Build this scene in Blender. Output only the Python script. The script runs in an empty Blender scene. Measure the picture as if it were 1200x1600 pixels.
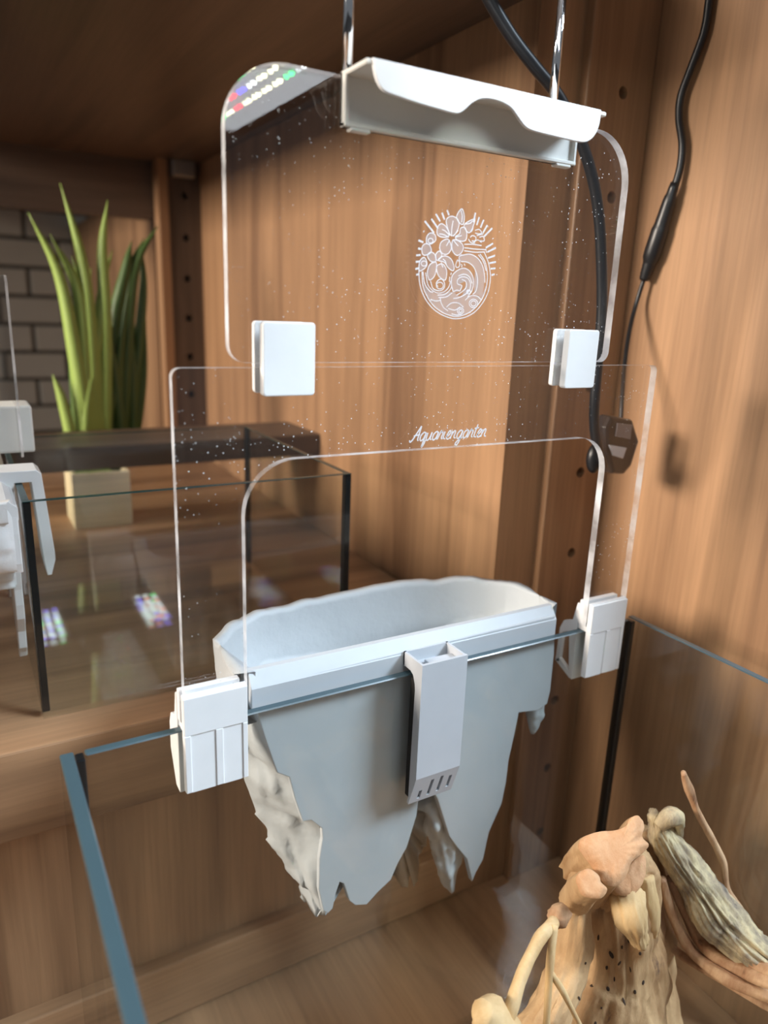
import bpy, bmesh, math, random
from mathutils import Vector, Matrix, noise

# ------------------------------------------------------------------ camera
FPX = 1139.66
YAW, PITCH, ROLL = math.radians(30.4199), math.radians(15.60257), math.radians(2.22919)
CAM = Vector((-0.0282, -0.3146, 0.2003))
_f = Vector((math.sin(YAW)*math.cos(PITCH), math.cos(YAW)*math.cos(PITCH), -math.sin(PITCH)))
_r0 = Vector((math.cos(YAW), -math.sin(YAW), 0)); _u0 = _r0.cross(_f)
_r = math.cos(ROLL)*_r0 + math.sin(ROLL)*_u0
_u = -math.sin(ROLL)*_r0 + math.cos(ROLL)*_u0
sc = bpy.context.scene
C = sc.collection
cd = bpy.data.cameras.new('camera'); co = bpy.data.objects.new('camera', cd); C.objects.link(co)
m = Matrix.Identity(4)
for i in range(3):
    m[i][0] = _r[i]; m[i][1] = _u[i]; m[i][2] = -_f[i]; m[i][3] = CAM[i]
co.matrix_world = m
cd.sensor_fit = 'VERTICAL'; cd.sensor_height = 36.0; cd.sensor_width = 27.0
cd.lens = FPX/1600*36.0
cd.clip_start = 0.01
cd.dof.use_dof = True; cd.dof.focus_distance = 0.40; cd.dof.aperture_fstop = 5.6
sc.camera = co

# ------------------------------------------------------------------ world, lights, exposure
wd = bpy.data.worlds.new('room_light'); sc.world = wd; wd.use_nodes = True
wd.node_tree.nodes['Background'].inputs[0].default_value = (0.86, 0.92, 1.0, 1)
wd.node_tree.nodes['Background'].inputs[1].default_value = 0.17
def area(name, loc, target, sx, sy, power, col, spread=180):
    l = bpy.data.lights.new(name, 'AREA'); l.shape = 'RECTANGLE'; l.size = sx; l.size_y = sy; l.energy = power; l.color = col; l.spread = math.radians(spread)
    o = bpy.data.objects.new(name, l); C.objects.link(o); o.location = loc
    o.rotation_euler = (Vector(target)-Vector(loc)).to_track_quat('-Z', 'Y').to_euler()
    return o
area('room_front_light', (1.75, -1.35, 1.78), (0.15, 0, 0.0), 0.9, 0.6, 116, (0.71, 0.86, 1.0))
area('room_left_light', (-2.2, 0.50, 0.78), (0.35, 0.20, 0.06), 0.8, 0.45, 16.5, (1.0, 0.88, 0.75), 70)
vs = sc.view_settings
vs.view_transform = 'Standard'; vs.look = 'None'; vs.exposure = 0.0; vs.gamma = 1.0; vs.use_curve_mapping = False
sc.cycles.transparent_max_bounces = 48
sc.cycles.max_bounces = 8

# ------------------------------------------------------------------ helpers
def at(px, py, Y):
    "point of the plane y = Y that the photo shows at a pixel"
    d = _r*((px-600)/FPX) - _u*((py-800)/FPX) + _f
    return CAM + d*((Y-CAM.y)/d.y)
def atX(px, py, X):
    d = _r*((px-600)/FPX) - _u*((py-800)/FPX) + _f
    return CAM + d*((X-CAM.x)/d.x)
def obj(name, me, mat, parent=None, smooth=False):
    if isinstance(me, bmesh.types.BMesh):
        bm = me; me = bpy.data.meshes.new(name); bm.to_mesh(me); bm.free()
    for mm in (mat if isinstance(mat, (list, tuple)) else [mat]): me.materials.append(mm)
    if smooth:
        for p in me.polygons: p.use_smooth = True
    o = bpy.data.objects.new(name, me); C.objects.link(o)
    if parent: o.parent = parent; o.matrix_parent_inverse = parent.matrix_world.inverted()
    return o
def thing(name, label, cat, loc=(0, 0, 0), group=None):
    o = bpy.data.objects.new(name, None); C.objects.link(o); o.empty_display_size = 0.01
    o.matrix_world = Matrix.Translation(loc)
    return tag(o, label, cat, group)
def tag(o, label, cat=None, group=None, kind=None):
    o['label'] = label
    if cat: o['category'] = cat
    if group: o['group'] = group
    if kind: o['kind'] = kind
    return o
def struct(o, label):
    o['kind'] = 'structure'; o['label'] = label; o['category'] = label.split()[-1] if False else o.name.split('_')[0]; return o
def box(x0, x1, y0, y1, z0, z1, bev=0.0, seg=2, bm=None):
    b = bmesh.new()
    bmesh.ops.create_cube(b, size=1.0)
    for v in b.verts:
        v.co = Vector(((x0+x1)/2+v.co.x*(x1-x0), (y0+y1)/2+v.co.y*(y1-y0), (z0+z1)/2+v.co.z*(z1-z0)))
    if bev: bmesh.ops.bevel(b, geom=b.edges[:], offset=bev, segments=seg, affect='EDGES', profile=0.5)
    if bm is None: return b
    me = bpy.data.meshes.new('t'); b.to_mesh(me); b.free(); bm.from_mesh(me); bpy.data.meshes.remove(me)
    return bm
def rounded(pts, rad, n=8):
    "2D polygon with rounded corners; rad one number or a list"
    out = []; N = len(pts)
    for i in range(N):
        p = Vector(pts[i]); a = Vector(pts[i-1]); b = Vector(pts[(i+1) % N]); r = rad[i] if isinstance(rad, (list, tuple)) else rad
        if r <= 0: out.append(p); continue
        da = (a-p).normalized(); db = (b-p).normalized()
        ang = da.angle(db); t = r/math.tan(ang/2)
        c = p + (da+db).normalized()*(r/math.sin(ang/2))
        s = p+da*t-c; e = p+db*t-c
        for k in range(n+1):
            f = k/n
            q = (s*math.sin((1-f)*(math.pi-ang)) + e*math.sin(f*(math.pi-ang)))/math.sin(math.pi-ang)
            out.append(c+q)
    return out
def prism(out2, t0, t1, fn, edge_mat=None, bm=None, bev=0):
    "extrude a 2D outline; fn(u, v, t) gives the 3D point; caps material 0, sides edge_mat"
    b = bm or bmesh.new()
    A = [b.verts.new(fn(p[0], p[1], t0)) for p in out2]; B = [b.verts.new(fn(p[0], p[1], t1)) for p in out2]
    f0 = b.faces.new(A); f1 = b.faces.new(B[::-1]); n = len(A); s = []
    for i in range(n):
        f = b.faces.new((A[i-1], B[i-1], B[i], A[i]))
        if edge_mat is not None: f.material_index = edge_mat
    bmesh.ops.recalc_face_normals(b, faces=b.faces[:])
    if bev: bmesh.ops.bevel(b, geom=list(f0.edges)+list(f1.edges), offset=bev, segments=2, affect='EDGES', profile=0.5)
    bmesh.ops.triangulate(b, faces=[f for f in b.faces if len(f.verts) > 4])
    return b
XZ = lambda u, v, t: Vector((u, t, v))
YZ = lambda u, v, t: Vector((t, u, v))
XY = lambda u, v, t: Vector((u, v, t))
def crom(pts, n=6, closed=False):
    P = [Vector(p) for p in pts]; N = len(P); out = []
    rng = range(N) if closed else range(N-1)
    for i in rng:
        p1 = P[i]; p2 = P[(i+1) % N]
        p0 = P[i-1] if (closed or i > 0) else 2*p1-p2
        p3 = P[(i+2) % N] if (closed or i+2 < N) else 2*p2-p1
        for k in range(n):
            t = k/n
            out.append(0.5*((2*p1)+(p2-p0)*t+(2*p0-5*p1+4*p2-p3)*t*t+(3*p1-p0-3*p2+p3)*t**3))
    if not closed: out.append(P[-1])
    return out
def tube(path, rad, seg=12, bm=None, cap=True, wob=0.0, wfreq=60.0, squash=1.0, ridge=0.0, nridge=7, seed=0.0, cap_mat=None):
    b = bm or bmesh.new(); P = [Vector(p) for p in path]; n = len(P)
    R = rad if isinstance(rad, (list, tuple)) else [rad]*n
    if len(R) != n:
        R = [R[min(int(i/(n-1)*(len(R)-1)), len(R)-2)]*(1-(i/(n-1)*(len(R)-1)-min(int(i/(n-1)*(len(R)-1)), len(R)-2)))
             + R[min(int(i/(n-1)*(len(R)-1)), len(R)-2)+1]*(i/(n-1)*(len(R)-1)-min(int(i/(n-1)*(len(R)-1)), len(R)-2)) for i in range(n)]
    rings = []; side = None
    for i in range(n):
        T = (P[min(i+1, n-1)]-P[max(i-1, 0)]).normalized()
        if side is None:
            side = T.orthogonal().normalized()
        side = (side-T*side.dot(T)).normalized(); up = T.cross(side)
        ring = []
        for k in range(seg):
            a = 2*math.pi*k/seg; rr = R[i]
            d = side*math.cos(a)+up*math.sin(a)*squash
            if ridge: rr *= 1+ridge*math.sin(nridge*a+seed+4*noise.noise(P[i]*12+Vector((seed, 0, 0))))
            p = P[i]+d*rr
            if wob: p += d*rr*wob*noise.fractal(p*wfreq+Vector((seed, seed, seed)), 1.0, 2.0, 3)
            ring.append(b.verts.new(p))
        rings.append(ring)
    for i in range(n-1):
        for k in range(seg):
            b.faces.new((rings[i][k], rings[i][(k+1) % seg], rings[i+1][(k+1) % seg], rings[i+1][k]))
    if cap:
        f1 = b.faces.new(rings[0][::-1]); f2 = b.faces.new(rings[-1])
        if cap_mat is not None: f2.material_index = cap_mat
    return b
def ribbon(b, pts, w, fn, t, mat=0, closed=False):
    P = [Vector(p) for p in pts]; n = len(P); L = []; R = []
    for i in range(n):
        if closed: d = P[(i+1) % n]-P[i-1]
        else: d = P[min(i+1, n-1)]-P[max(i-1, 0)]
        if d.length < 1e-9: d = Vector((1, 0))
        d.normalize(); nn = Vector((-d.y, d.x))*w/2
        L.append(b.verts.new(fn(*(P[i]+nn), t))); R.append(b.verts.new(fn(*(P[i]-nn), t)))
    for i in range(n if closed else n-1):
        j = (i+1) % n
        f = b.faces.new((L[i], R[i], R[j], L[j])); f.material_index = mat
def boolean_cut(o, cutters):
    for c in cutters:
        md = o.modifiers.new('cut', 'BOOLEAN'); md.operation = 'DIFFERENCE'; md.object = c; md.solver = 'EXACT'
    dg = bpy.context.evaluated_depsgraph_get(); dg.update()
    me = bpy.data.meshes.new_from_object(o.evaluated_get(dg))
    o.modifiers.clear(); old = o.data; o.data = me; bpy.data.meshes.remove(old)
    for c in cutters:
        mm = c.data; bpy.data.objects.remove(c); bpy.data.meshes.remove(mm)

# ------------------------------------------------------------------ materials
def mat(name):
    mm = bpy.data.materials.new(name); mm.use_nodes = True; nt = mm.node_tree
    return mm, nt, nt.nodes['Principled BSDF']
def N(nt, typ, **kw):
    n = nt.nodes.new(typ)
    for k, v in kw.items(): setattr(n, k, v)
    return n
def plain(name, col, rough=0.5, metal=0.0, spec=0.5, coat=0.0, emit=None, estr=0, bump=0, bscale=300):
    mm, nt, p = mat(name)
    p.inputs['Base Color'].default_value = (*col, 1); p.inputs['Roughness'].default_value = rough
    p.inputs['Metallic'].default_value = metal; p.inputs['Specular IOR Level'].default_value = spec
    p.inputs['Coat Weight'].default_value = coat
    # slight mottling so that nothing is perfectly flat
    tc = N(nt, 'ShaderNodeTexCoord'); nz = N(nt, 'ShaderNodeTexNoise'); nz.inputs['Scale'].default_value = bscale*0.2; nz.inputs['Detail'].default_value = 3
    nt.links.new(tc.outputs['Object'], nz.inputs['Vector'])
    hs = N(nt, 'ShaderNodeMixRGB', blend_type='MULTIPLY'); hs.inputs[0].default_value = 0.10
    hs.inputs[1].default_value = (*col, 1); nt.links.new(nz.outputs['Fac'], hs.inputs[2]); nt.links.new(hs.outputs[0], p.inputs['Base Color'])
    if bump:
        b = N(nt, 'ShaderNodeBump'); b.inputs['Strength'].default_value = bump; b.inputs['Distance'].default_value = 0.001
        n2 = N(nt, 'ShaderNodeTexNoise'); n2.inputs['Scale'].default_value = bscale; n2.inputs['Detail'].default_value = 4
        nt.links.new(tc.outputs['Object'], n2.inputs['Vector']); nt.links.new(n2.outputs['Fac'], b.inputs['Height']); nt.links.new(b.outputs[0], p.inputs['Normal'])
    if emit:
        p.inputs['Emission Color'].default_value = (*emit, 1); p.inputs['Emission Strength'].default_value = estr
    return mm
def wood(name, grain='Z', light=(0.455, 0.258, 0.135), dark=(0.205, 0.105, 0.053), scale=1.0, rough=0.45):
    mm, nt, p = mat(name)
    tc = N(nt, 'ShaderNodeTexCoord'); mp = N(nt, 'ShaderNodeMapping')
    across, along = 26*scale, 1.3*scale
    s = {'X': (along, across, across), 'Y': (across, along, across), 'Z': (across, across, along)}[grain]
    mp.inputs['Scale'].default_value = s; nt.links.new(tc.outputs['Object'], mp.inputs['Vector'])
    n1 = N(nt, 'ShaderNodeTexNoise'); n1.inputs['Scale'].default_value = 1.0; n1.inputs['Detail'].default_value = 5; n1.inputs['Distortion'].default_value = 0.6
    nt.links.new(mp.outputs[0], n1.inputs['Vector'])
    cr = N(nt, 'ShaderNodeValToRGB'); nt.links.new(n1.outputs['Fac'], cr.inputs[0])
    e = cr.color_ramp.elements; e[0].position = 0.30; e[0].color = (*dark, 1); e[1].position = 0.66; e[1].color = (*light, 1)
    k = e.new(0.48); k.color = (*[0.35*d+0.65*l for d, l in zip(dark, light)], 1)
    # fine pores along the grain
    mp2 = N(nt, 'ShaderNodeMapping'); mp2.inputs['Scale'].default_value = tuple(v*12 if v == across else v*9 for v in s); nt.links.new(tc.outputs['Object'], mp2.inputs['Vector'])
    n2 = N(nt, 'ShaderNodeTexNoise'); n2.inputs['Scale'].default_value = 1.0; n2.inputs['Detail'].default_value = 3
    nt.links.new(mp2.outputs[0], n2.inputs['Vector'])
    mr = N(nt, 'ShaderNodeMapRange'); mr.inputs[1].default_value = 0.35; mr.inputs[2].default_value = 0.6; mr.inputs[3].default_value = 0.80; mr.inputs[4].default_value = 1.0
    nt.links.new(n2.outputs['Fac'], mr.inputs[0])
    mx = N(nt, 'ShaderNodeMixRGB', blend_type='MULTIPLY'); mx.inputs[0].default_value = 0.7
    nt.links.new(cr.outputs[0], mx.inputs[1]); nt.links.new(mr.outputs[0], mx.inputs[2]); nt.links.new(mx.outputs[0], p.inputs['Base Color'])
    p.inputs['Roughness'].default_value = rough
    b = N(nt, 'ShaderNodeBump'); b.inputs['Strength'].default_value = 0.12; b.inputs['Distance'].default_value = 0.0006
    nt.links.new(n2.outputs['Fac'], b.inputs['Height']); nt.links.new(b.outputs[0], p.inputs['Normal'])
    return mm
def thin_glass(name, tint=(0.97, 0.985, 0.98), dust=0.0, refl=1.0):
    "see-through sheet: straight transmission plus Schlick reflection, with specks of dust lying on it"
    mm = bpy.data.materials.new(name); mm.use_nodes = True; nt = mm.node_tree; nt.nodes.clear()
    out = N(nt, 'ShaderNodeOutputMaterial'); tr = N(nt, 'ShaderNodeBsdfTransparent'); tr.inputs[0].default_value = (*tint, 1)
    gl = N(nt, 'ShaderNodeBsdfGlossy'); gl.inputs['Roughness'].default_value = 0.0
    ge = N(nt, 'ShaderNodeNewGeometry'); dt = N(nt, 'ShaderNodeVectorMath', operation='DOT_PRODUCT')
    nt.links.new(ge.outputs['Incoming'], dt.inputs[0]); nt.links.new(ge.outputs['Normal'], dt.inputs[1])
    ab = N(nt, 'ShaderNodeMath', operation='ABSOLUTE'); nt.links.new(dt.outputs['Value'], ab.inputs[0])
    su = N(nt, 'ShaderNodeMath', operation='SUBTRACT'); su.inputs[0].default_value = 1; nt.links.new(ab.outputs[0], su.inputs[1])
    pw = N(nt, 'ShaderNodeMath', operation='POWER'); pw.inputs[1].default_value = 5; nt.links.new(su.outputs[0], pw.inputs[0])
    ma = N(nt, 'ShaderNodeMath', operation='MULTIPLY_ADD'); ma.inputs[1].default_value = 0.96*refl; ma.inputs[2].default_value = 0.04*refl; nt.links.new(pw.outputs[0], ma.inputs[0])
    mx = N(nt, 'ShaderNodeMixShader'); nt.links.new(ma.outputs[0], mx.inputs[0]); nt.links.new(tr.outputs[0], mx.inputs[1]); nt.links.new(gl.outputs[0], mx.inputs[2])
    last = mx
    if dust:
        tc = N(nt, 'ShaderNodeTexCoord'); vo = N(nt, 'ShaderNodeTexVoronoi'); vo.inputs['Scale'].default_value = 420
        n3 = N(nt, 'ShaderNodeTexNoise'); n3.inputs['Scale'].default_value = 20; n3.inputs['Detail'].default_value = 2
        nt.links.new(tc.outputs['Object'], vo.inputs['Vector']); nt.links.new(tc.outputs['Object'], n3.inputs['Vector'])
        lt = N(nt, 'ShaderNodeMapRange'); lt.inputs[1].default_value = 0.09; lt.inputs[2].default_value = 0.16; lt.inputs[3].default_value = 1; lt.inputs[4].default_value = 0
        nt.links.new(vo.outputs['Distance'], lt.inputs[0])
        sep = N(nt, 'ShaderNodeSeparateColor'); nt.links.new(vo.outputs['Color'], sep.inputs[0])
        g1 = N(nt, 'ShaderNodeMath', operation='GREATER_THAN'); g1.inputs[1].default_value = 0.60; nt.links.new(sep.outputs[0], g1.inputs[0])
        g2 = N(nt, 'ShaderNodeMapRange'); g2.inputs[1].default_value = 0.42; g2.inputs[2].default_value = 0.62; nt.links.new(n3.outputs['Fac'], g2.inputs[0])
        a1 = N(nt, 'ShaderNodeMath', operation='MULTIPLY'); a2 = N(nt, 'ShaderNodeMath', operation='MULTIPLY'); a3 = N(nt, 'ShaderNodeMath', operation='MULTIPLY')
        nt.links.new(lt.outputs[0], a1.inputs[0]); nt.links.new(g1.outputs[0], a1.inputs[1]); nt.links.new(a1.outputs[0], a2.inputs[0]); nt.links.new(g2.outputs[0], a2.inputs[1])
        nt.links.new(a2.outputs[0], a3.inputs[0]); a3.inputs[1].default_value = dust
        df = N(nt, 'ShaderNodeBsdfDiffuse'); df.inputs[0].default_value = (0.9, 0.9, 0.9, 1)
        m2 = N(nt, 'ShaderNodeMixShader'); nt.links.new(a3.outputs[0], m2.inputs[0]); nt.links.new(mx.outputs[0], m2.inputs[1]); nt.links.new(df.outputs[0], m2.inputs[2]); last = m2
    nt.links.new(last.outputs[0], out.inputs['Surface'])
    return mm
def frosted(name, col, alpha, rough=0.3):
    mm = bpy.data.materials.new(name); mm.use_nodes = True; nt = mm.node_tree; p = nt.nodes['Principled BSDF']
    p.inputs['Base Color'].default_value = (*col, 1); p.inputs['Roughness'].default_value = rough
    tr = N(nt, 'ShaderNodeBsdfTransparent'); tl = N(nt, 'ShaderNodeBsdfTranslucent'); tl.inputs[0].default_value = (*col, 1)
    m0 = N(nt, 'ShaderNodeMixShader'); m0.inputs[0].default_value = 0.35
    mx = N(nt, 'ShaderNodeMixShader'); mx.inputs[0].default_value = alpha
    nt.links.new(p.outputs[0], m0.inputs[1]); nt.links.new(tl.outputs[0], m0.inputs[2])
    nt.links.new(tr.outputs[0], mx.inputs[1]); nt.links.new(m0.outputs[0], mx.inputs[2])
    nt.links.new(mx.outputs[0], nt.nodes['Material Output'].inputs['Surface'])
    return mm
W_Z = wood('walnut_vertical', 'Z'); W_Y = wood('walnut_depth', 'Y'); W_X = wood('walnut_across', 'X')
DK = dict(light=(0.145, 0.096, 0.068), dark=(0.060, 0.040, 0.030)); K_Z = wood('smoked_walnut_vertical', 'Z', **DK); K_Y = wood('smoked_walnut_depth', 'Y', **DK); K_X = wood('smoked_walnut_across', 'X', **DK)  # darker, greyer version of the walnut colours
M_white = plain('white_plastic', (0.86, 0.87, 0.88), 0.38)
M_ivory = plain('milky_plastic', (0.80, 0.80, 0.76), 0.42)
M_grey = plain('pale_grey_plastic', (0.50, 0.53, 0.56), 0.42)
M_hook = plain('mid_grey_plastic', (0.50, 0.525, 0.56), 0.45)
M_rockgrey = plain('pale_grey_printed_rock', (0.50, 0.53, 0.55), 0.55, bump=0.5, bscale=160)
M_rockwhite = plain('white_printed_rock', (0.86, 0.87, 0.88), 0.5, bump=0.4, bscale=160)
M_black = plain('black_rubber', (0.012, 0.012, 0.014), 0.38)
M_sil = plain('black_silicone', (0.008, 0.009, 0.010), 0.3)
M_box = plain('dark_brown_plastic', (0.035, 0.027, 0.026), 0.28)
M_chrome = plain('chrome', (0.85, 0.85, 0.86), 0.08, metal=1.0)
M_steel = plain('brushed_steel', (0.45, 0.44, 0.42), 0.4, metal=1.0)
M_dark = plain('dark_hole', (0.02, 0.016, 0.014), 0.8)
G_pane = thin_glass('aquarium_glass'); G_acr = thin_glass('acrylic', (0.975, 0.975, 0.975), dust=0.85)
E_acr = frosted('acrylic_edge', (0.95, 0.96, 0.98), 0.85, 0.12)
_nt = E_acr.node_tree; _mx = [n for n in _nt.nodes if n.type == 'MIX_SHADER'][-1]
_tc = N(_nt, 'ShaderNodeTexCoord'); _nz = N(_nt, 'ShaderNodeTexNoise'); _nz.inputs['Scale'].default_value = 38; _nz.inputs['Detail'].default_value = 4
_mr = N(_nt, 'ShaderNodeMapRange'); _mr.inputs[1].default_value = 0.38; _mr.inputs[2].default_value = 0.62; _mr.inputs[3].default_value = 0.28; _mr.inputs[4].default_value = 0.88
_nt.links.new(_tc.outputs['Object'], _nz.inputs['Vector']); _nt.links.new(_nz.outputs['Fac'], _mr.inputs[0]); _nt.links.new(_mr.outputs[0], _mx.inputs[0])
E_glass = plain('polished_glass_edge', (0.055, 0.095, 0.115), 0.28, coat=0.2)
E_glass2 = plain('green_glass_edge', (0.02, 0.05, 0.05), 0.25)
M_eng = frosted('engraved_line', (0.90, 0.91, 0.95), 0.92, 0.4); M_engf = frosted('engraved_frost', (0.80, 0.80, 0.85), 0.30, 0.5)

# ------------------------------------------------------------------ setting: the shelving the tanks stand in
XW, YP, XA, ZC, ZB = 0.425, 0.104, 0.322, 0.40, -0.30
struct(obj('wall_right', box(XW, XW+0.03, -0.115, YP+0.02, -0.9, 0.9), W_Z), 'smooth walnut side wall at the right behind the hanging cable')
struct(obj('wall_inner', box(XA, XA+0.03, YP+0.022, 0.905, -0.9, ZC), W_Z), 'walnut side panel behind the clear plates')
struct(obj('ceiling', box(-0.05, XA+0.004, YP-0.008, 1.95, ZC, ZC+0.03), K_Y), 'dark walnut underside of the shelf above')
struct(obj('trim_6', box(-0.05, XW, -0.10, YP+0.02, 0.47, 0.50), K_Y), 'unseen dark walnut canopy board above the lamp, shading the shelf')  # unseen board, set here to shade the wall top and rear shelf
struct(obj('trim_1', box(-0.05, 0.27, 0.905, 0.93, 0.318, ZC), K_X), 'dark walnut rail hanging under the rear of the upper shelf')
struct(obj('floor', box(-4, 4, -4, 4, -1.0, -0.95), plain('dark_room_floor', (0.06, 0.05, 0.045), 0.6)), 'dark floor of the room')
tag(obj('shelf_board', box(-0.62, XW, -0.60, YP+0.014, ZB-0.03, ZB, 0.001), W_Y), 'wide walnut base board under the large glass tank', 'shelf')
struct(obj('wall_left', box(-0.18, -0.16, 0.14, 0.50, -0.053, 0.13), W_Z), 'added unseen low walnut partition shading the shelf left of the small tank')  # blocker out of view, added to keep side light off the rear shelf
struct(obj('wall_below', box(-0.62, XA, 0.116, 0.14, -0.26, -0.112), W_Z), 'walnut front panel under the shelf behind the tank')
def holed(name, x0, x1, y0, y1, z0, z1, hx, hz, hr, material, label, depth=0.012):
    o = obj(name, box(x0, x1, y0, y1, z0, z1, 0.0012, 2), material)
    b = bmesh.new()
    for z in hz: tube([(hx, y0-0.01, z), (hx, y0+depth, z)], hr, 20, b)
    c = obj('cutter', b, material); boolean_cut(o, [c])
    return struct(o, label)
hz = [0.0797+0.068*k for k in range(-5, 6)]
holed('trim_2', 0.362, XW, YP-0.004, YP+0.02, -0.9, 0.9, 0.396, hz, 0.0042, W_Z, 'walnut upright with a row of shelf pin holes beside the right wall')
struct(obj('trim_3', box(XA, 0.362, YP+0.003, YP+0.022, -0.9, 0.9), W_Z), 'narrow dark walnut upright beside the holed upright')
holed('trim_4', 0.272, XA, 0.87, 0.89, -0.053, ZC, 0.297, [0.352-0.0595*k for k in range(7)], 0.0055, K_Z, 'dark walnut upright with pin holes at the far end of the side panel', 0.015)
struct(obj('trim_5', box(0.258, 0.272, 0.868, 0.90, -0.053, ZC), W_Z), 'thin lighter walnut strip beside the far holed upright')
br = obj('shelf_bracket', box(0.276, 0.31, 0.855, 0.87, 0.376, ZC, 0.002), M_steel)
tag(br, 'small grey metal bracket under the upper shelf atop the far holed upright', 'bracket')
struct(obj('wall_far', box(0.262, 0.285, 0.93, 1.82, -0.6, 0.37), W_Z), 'walnut panel beyond the far upright behind the grass leaves')
# shelf boards
tag(obj('shelf_board', box(-0.62, XA, YP, 0.93, -0.112, -0.053, 0.0015), W_X), 'thick walnut shelf board carrying the small tank', 'shelf')
tag(obj('shelf_board', box(-0.62, XA, YP+0.002, 0.93, -0.298, -0.250, 0.0015), W_X), 'low walnut board whose front edge shows behind the large tank near its base', 'shelf')
# brick wall far behind
M_brick = plain('painted_brick', (0.78, 0.75, 0.66), 0.85, bump=0.6, bscale=60); M_mortar = plain('mortar', (0.20, 0.19, 0.17), 0.95)
wb = struct(obj('wall_back', box(-1.6, 1.2, 1.835, 1.95, -0.9, 1.2), M_mortar), 'pale painted brick wall far behind the shelves')
random.seed(3)
proto = None
for r in range(13):
    for c in range(7):
        x = -0.42+c*0.152+(0.076 if r % 2 else 0)-0.03; z = -0.36+r*0.07
        if proto is None:
            proto = obj('brick', box(0, 0.143, 0, 0.02, 0, 0.061, 0.003, 2), M_brick, wb); o = proto
        else:
            o = proto.copy(); C.objects.link(o); o.parent = wb
        o.location = (x, 1.822+random.uniform(-0.003, 0.003), z)

# ------------------------------------------------------------------ large tank
TW, TD, TH, TG = 0.36, 0.42, 0.298, 0.005
def pane(name, bmx, parent, edge, faces_axis):
    o = obj(name, bmx, [G_pane, edge], parent)
    for p in o.data.polygons:
        if p.normal.z > 0.6 and faces_axis != 2: p.material_index = 1
    return o
tk = thing('glass_aquarium', 'large rimless clear glass tank with black silicone seams in the foreground', 'aquarium', (TW/2, -TD/2, ZB))
pane('back_pane', box(0.0045, TW-0.0045, 0, TG, ZB+0.006, 0, 0.0006, 1), tk, E_glass, 1)
pane('left_pane', box(-0.006, 0.0, -TD, 0.0055, ZB+0.006, 0, 0.0006, 1), tk, E_glass, 0)
pane('right_pane', box(TW, TW+0.005, -TD, 0.0055, ZB+0.006, 0, 0.0006, 1), tk, E_glass, 0)
pane('front_pane', box(0.0045, TW-0.0045, -TD-0.005, -TD, ZB+0.006, 0, 0.0006, 1), tk, E_glass, 1)
pane('bottom_pane', box(-0.005, TW+0.005, -TD-0.005, TG, ZB+0.0005, ZB+0.006, 0.0006, 1), tk, G_pane, 2)
for x0, x1, y0, y1 in ((0.0002, 0.0042, -0.0022, TG-0.0005), (TW-0.0045, TW-0.0002, -0.0022, TG-0.0005), (0.0002, 0.0042, -TD-0.004, -TD+0.002), (TW-0.0045, TW-0.0002, -TD-0.004, -TD+0.002)):
    obj('silicone_seam', box(x0, x1, y0, y1, ZB+0.006, -0.0008, 0.0008, 2), M_sil, tk)

# ------------------------------------------------------------------ lower clear plate
lp = thing('acrylic_plate', 'lower clear acrylic plate with arched cutout and script lettering', 'acrylic plate', (0.197, 0, 0.003))
T = 0.0024
outl = [(0.0495, 0.004), (0.0805, 0.004), (0.0805, 0.1303), (0.3115, 0.1303), (0.3115, 0.004), (0.3465, 0.004), (0.3465, 0.1728), (0.0495, 0.1728)]
o = obj('plate', prism(rounded(outl, [0.001, 0.001, 0.026, 0.022, 0.001, 0.001, 0.004, 0.004], 10), -T, T, XZ, 1), [G_acr, E_acr], lp)
# script lettering, in units of the x-height
LT = {
 'A': (1.25, [[(-0.1, 0.15), (0.05, -0.08), (0.3, 0.15), (0.65, 0.95), (0.98, 1.75)], [(0.98, 1.75), (1.0, 0.9), (1.02, 0.2), (1.2, 0.02)], [(0.3, 0.6), (0.7, 0.68), (1.15, 0.75)]]),
 'q': (0.95, [[(0.72, 0.8), (0.45, 1.0), (0.12, 0.7), (0.1, 0.22), (0.32, 0.0), (0.6, 0.25), (0.74, 0.95)], [(0.74, 0.95), (0.70, 0.1), (0.66, -0.75), (0.85, -0.5), (0.95, 0.05)]]),
 'u': (0.85, [[(0.02, 0.9), (0.03, 0.25), (0.22, 0.0), (0.5, 0.25), (0.62, 0.95)], [(0.62, 0.95), (0.62, 0.2), (0.85, 0.05)]]),
 'a': (0.92, [[(0.72, 0.8), (0.45, 1.0), (0.12, 0.7), (0.1, 0.22), (0.32, 0.0), (0.6, 0.25), (0.72, 0.95)], [(0.72, 0.95), (0.70, 0.2), (0.92, 0.05)]]),
 'r': (0.72, [[(-0.05, 0.1), (0.15, 1.05), (0.28, 0.85), (0.52, 0.85), (0.48, 0.2), (0.72, 0.05)]]),
 'i': (0.45, [[(0.05, 0.95), (0.06, 0.2), (0.42, 0.05)], [(0.14, 1.36), (0.20, 1.42)]]),
 'e': (0.68, [[(-0.05, 0.25), (0.35, 0.5), (0.48, 0.85), (0.28, 1.0), (0.08, 0.6), (0.12, 0.15), (0.35, 0.0), (0.68, 0.2)]]),
 'n': (0.85, [[(0.02, 0.95), (0.04, 0.5), (0.03, 0.0)], [(0.05, 0.45), (0.3, 0.95), (0.52, 0.85), (0.52, 0.2), (0.82, 0.05)]]),
 'g': (0.95, [[(0.72, 0.8), (0.45, 1.0), (0.12, 0.7), (0.1, 0.22), (0.32, 0.0), (0.6, 0.25), (0.74, 0.95)], [(0.74, 0.95), (0.68, -0.3), (0.45, -0.8), (0.2, -0.6), (0.5, -0.2), (0.95, 0.1)]]),
 't': (0.58, [[(0.22, 1.6), (0.16, 0.7), (0.18, 0.15), (0.56, 0.05)], [(-0.12, 1.1), (0.55, 1.2)]]),
}
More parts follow.
